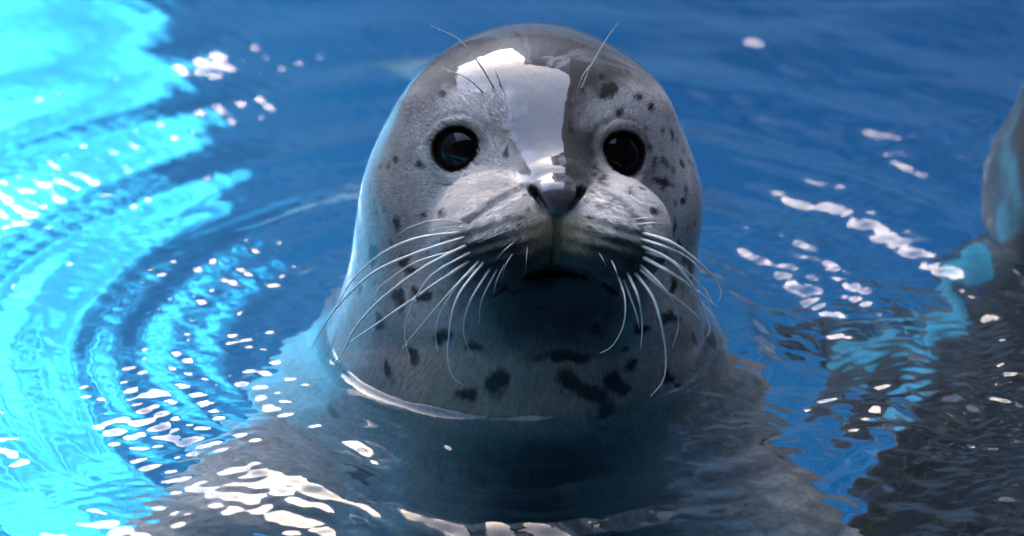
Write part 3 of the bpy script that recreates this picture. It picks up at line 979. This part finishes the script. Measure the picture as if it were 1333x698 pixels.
# ------------------------------------------------------------------ fur
def make_fur(n):
    m = np.nonzero((SV[:, 2] > 0.004) & (SV[:, 1] < 0.06))[0]
    dry = np.clip(1.1 - wet[m], 0.10, 1) * (1 - 0.9 * sm(wet[m], 0.8, 0.98)) * (0.35 + 0.65 * sm(SV[m, 2], 0.06, 0.12))
    eyed = np.min([np.linalg.norm(SV[m] - eye_c[k], axis=1) for k in 'lr'], axis=0)
    dry = dry * (eyed > EYE_R + 0.0035) * (nose[m] < 0.1) * (lips[m] < 0.4)
    i = rng.choice(m, n, p=dry / dry.sum())
    base = SV[i] + rng.normal(0, 0.0007, (n, 3))
    nr = sdf_grad(seal_sdf, base)
    nr /= np.linalg.norm(nr, axis=1, keepdims=True)
    base = base - nr * np.concatenate([seal_sdf(q) for q in np.array_split(base, 4)])[:, None]
    away = base - P(722, 262, 0.125)
    away = away / np.linalg.norm(away, axis=1, keepdims=True) + np.array([0, 0, -0.35]) * sm(0.16 - base[:, 2], 0, 0.12)[:, None] + rng.normal(0, 0.16, (n, 3))
    away -= nr * (away * nr).sum(1, keepdims=True)
    away /= np.linalg.norm(away, axis=1, keepdims=True)
    ln = rng.uniform(0.0022, 0.0044, n) * (0.7 + 0.5 * np.clip(1 - wet[i], 0, 1))
    lift = rng.uniform(0.10, 0.38, n) * np.clip(1.1 - wet[i], 0.15, 1)
    sd = np.cross(away, nr)
    wd = rng.uniform(0.00010, 0.00018, n)[:, None]
    mid = base + away * (ln * 0.5)[:, None] + nr * (ln * lift * 0.75)[:, None]
    tip = base + away * ln[:, None] + nr * (ln * lift)[:, None]
    # wet hairs lean together into small points
    key = np.floor((base + np.stack([vnoise(base * 300, s_) for s_ in (51, 52, 53)], 1) * 0.002) / 0.0023).astype(np.int64)
    _, inv = np.unique(key @ np.array([1, 4001, 16008001]), return_inverse=True)
    cnt = np.bincount(inv)
    mean = np.stack([np.bincount(inv, tip[:, a_]) / cnt for a_ in range(3)], 1)[inv]
    tip = tip + (mean + away * 0.0008 - tip) * 0.65
    mid = mid + (mean - away * 0.0006 - mid) * 0.22
    b0 = base - nr * 0.0003
    V = np.stack([b0 - sd * wd, b0 + sd * wd, mid - sd * wd * 0.8, mid + sd * wd * 0.8, tip], 1).reshape(-1, 3)
    k = np.arange(n)[:, None] * 5
    F = np.concatenate([k + np.array([[0, 1, 3, 2]]), k + np.array([[2, 3, 4, 4]])])
    quads = F[:n]
    tris = F[n:, :3]
    fm = bpy.data.meshes.new('fur')
    fm.vertices.add(len(V)); fm.vertices.foreach_set('co', V.astype(np.float32).ravel())
    fm.loops.add(n * 7)
    fm.loops.foreach_set('vertex_index', np.concatenate([quads.ravel(), tris.ravel()]).astype(np.int32))
    fm.polygons.add(2 * n)
    fm.polygons.foreach_set('loop_start', np.concatenate([np.arange(n) * 4, 4 * n + np.arange(n) * 3]).astype(np.int32))
    fm.polygons.foreach_set('loop_total', np.concatenate([np.full(n, 4), np.full(n, 3)]).astype(np.int32))
    fm.update(calc_edges=True)
    c = Cc[i] * rng.uniform(0.5, 1.35, n)[:, None]
    c = np.repeat(c, 5, 0)
    a_ = fm.attributes.new('coat', 'FLOAT_COLOR', 'POINT')
    a_.data.foreach_set('color', np.concatenate([np.clip(c, 0, 0.9), np.ones((len(c), 1))], 1).astype(np.float32).ravel())
    fmat, fnt, fb = new_mat('fur')
    fa = node(fnt, 'ShaderNodeAttribute', attribute_name='coat')
    fnt.links.new(fa.outputs['Color'], fb.inputs['Base Color'])
    fb.inputs['Roughness'].default_value = 0.45
    fb.inputs['Specular IOR Level'].default_value = 0.5
    fm.materials.append(fmat)
    o = bpy.data.objects.new('fur', fm)
    COL.objects.link(o)
    o.parent = seal
    o['kind'] = 'stuff'
    return o


seal2_src = list(seal.children)
make_fur(60000)

# ------------------------------------------------------------------ second seal, cut by the frame
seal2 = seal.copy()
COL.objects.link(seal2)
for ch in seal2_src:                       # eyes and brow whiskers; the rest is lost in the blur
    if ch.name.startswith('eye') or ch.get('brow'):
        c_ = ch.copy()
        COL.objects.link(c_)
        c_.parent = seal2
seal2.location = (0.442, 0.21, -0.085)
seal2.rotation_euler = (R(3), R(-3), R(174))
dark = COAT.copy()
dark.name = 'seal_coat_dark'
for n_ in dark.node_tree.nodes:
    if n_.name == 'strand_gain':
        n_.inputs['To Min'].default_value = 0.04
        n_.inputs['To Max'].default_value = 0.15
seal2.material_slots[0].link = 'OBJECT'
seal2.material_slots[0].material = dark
seal2['label'] = 'darker wet seal only partly in view beside the pale spotted one'

# ------------------------------------------------------------------ water
WX = axis_coords([(PX0, -0.6, 0.05), (-0.6, -0.42, 0.008), (-0.42, -0.15, 0.002), (-0.15, 0.15, 0.0014), (0.15, 0.46, 0.002), (0.46, 0.7, 0.008), (0.7, PX1, 0.05)])
WY = axis_coords([(PY0, -0.5, 0.025), (-0.5, -0.36, 0.008), (-0.36, -0.15, 0.002), (-0.15, 0.02, 0.0014), (0.02, 0.75, 0.0023), (0.75, 1.0, 0.01), (1.0, PY1, 0.06)])
GX, GY = np.meshgrid(WX, WY, indexing='xy')
pts2 = np.stack([GX.ravel(), GY.ravel(), np.zeros(GX.size)], 1)
near2 = (np.abs(pts2[:, 0]) < 0.4) & (np.abs(pts2[:, 1]) < 0.4)
dS = np.full(len(pts2), 0.3)
dS[near2] = np.concatenate([seal_sdf(q) for q in np.array_split(pts2[near2], 12)])
dS = dS.reshape(GX.shape)


def n2(x, y, s, seed):
    return vnoise(np.stack([x.ravel() * s, y.ravel() * s, np.full(x.size, seed * 3.7)], 1), seed).reshape(x.shape)


def waves(x, y):
    h = np.zeros_like(x)
    r = np.hypot(x, y); th = np.arctan2(y, x)
    # rings spreading from the seal
    wob = 0.05 * (n2(x, y, 3.0, 21) - 0.5) + 0.012 * (n2(x, y, 12.0, 22) - 0.5)
    env = 0.35 + 1.1 * n2(x, y, 4.0, 23)
    h += 0.0046 * np.sin((r + wob) * 2 * np.pi / 0.115 + 0.6) * np.exp(-((r - 0.33) / 0.26) ** 2) * env * (0.55 + 0.45 * sm(y, -0.1, 0.15))
    h += 0.0008 * np.sin((r + wob * 0.7) * 2 * np.pi / 0.036 + 1.0) * np.exp(-((r - 0.25) / 0.25) ** 2) * env
    # cross chop, livelier to the right and near the chest
    live = 0.35 + 0.5 * sm(x, 0.08, 0.25) + 0.4 * np.exp(-((x + 0.14) / 0.07) ** 2 - ((y + 0.19) / 0.07) ** 2)
    live *= (0.3 + 1.1 * n2(x, y, 5.0, 24)) * (1 - 0.45 * sm(-x, 0.0, 0.2))
    rg = np.random.default_rng(5)
    for k in range(26):
        a = rg.normal(1.15, 0.42); lam = 0.016 * (4.5 ** rg.uniform(0, 1))
        ph = rg.uniform(0, 6.28)
        h += 0.0056 * lam * live * np.sin((x * np.cos(a) + y * np.sin(a) + 0.3 * wob) * 2 * np.pi / lam + ph)
    fine = 0.25 + 1.5 * sm(n2(x, y, 9.0, 31), 0.45, 0.85) * (0.5 + 0.8 * sm(x, 0.0, 0.2))
    for k in range(22):
        a = rg.normal(1.2, 0.5); lam = rg.uniform(0.008, 0.018)
        h += 0.0060 * lam * fine * np.sin((x * np.cos(a) + y * np.sin(a) + 0.4 * wob) * 2 * np.pi / lam + rg.uniform(0, 6.28))
    for k in range(8):
        a = rg.uniform(0, 2 * np.pi); lam = rg.uniform(0.11, 0.28)
        h += 0.0045 * lam * np.sin((x * np.cos(a) + y * np.sin(a)) * 2 * np.pi / lam + rg.uniform(0, 6.28))
    return h


fade = sm(GX, PX0, -0.9) * (1 - sm(GX, 1.0, PX1)) * 0.0 + 1.0
HZ = waves(GX, GY) * fade
out = np.clip(dS, 0, 1)
HZ = HZ * (0.35 + 0.65 * sm(out, 0.0, 0.05)) + 0.0048 * (0.45 + 0.9 * n2(GX, GY, 45.0, 41)) * np.exp(-out / 0.0042)
wv = np.stack([GX.ravel(), GY.ravel(), HZ.ravel()], 1)
ny_, nx_ = GX.shape
wi_ = np.arange(nx_ * ny_).reshape(ny_, nx_)
wq = np.stack([wi_[:-1, :-1], wi_[:-1, 1:], wi_[1:, 1:], wi_[1:, :-1]], -1).reshape(-1, 4)
wme = big_mesh('water', wv, wq)
wmat = bpy.data.materials.new('water')
wmat.use_nodes = True
nt = wmat.node_tree
nt.nodes.clear()
wo = nt.nodes.new('ShaderNodeOutputMaterial')
gl = nt.nodes.new('ShaderNodeBsdfGlass')
gl.inputs['IOR'].default_value = 1.333
gl.inputs['Roughness'].default_value = 0.0
gl.inputs['Color'].default_value = (0.93, 0.97, 1.0, 1)
nt.links.new(gl.outputs[0], wo.inputs[0])
wme.materials.append(wmat)
water = bpy.data.objects.new('water', wme)
COL.objects.link(water)
tag(water, 'rippling clear blue pool water', None, 'structure')
water.cycles.is_caustics_caster = True
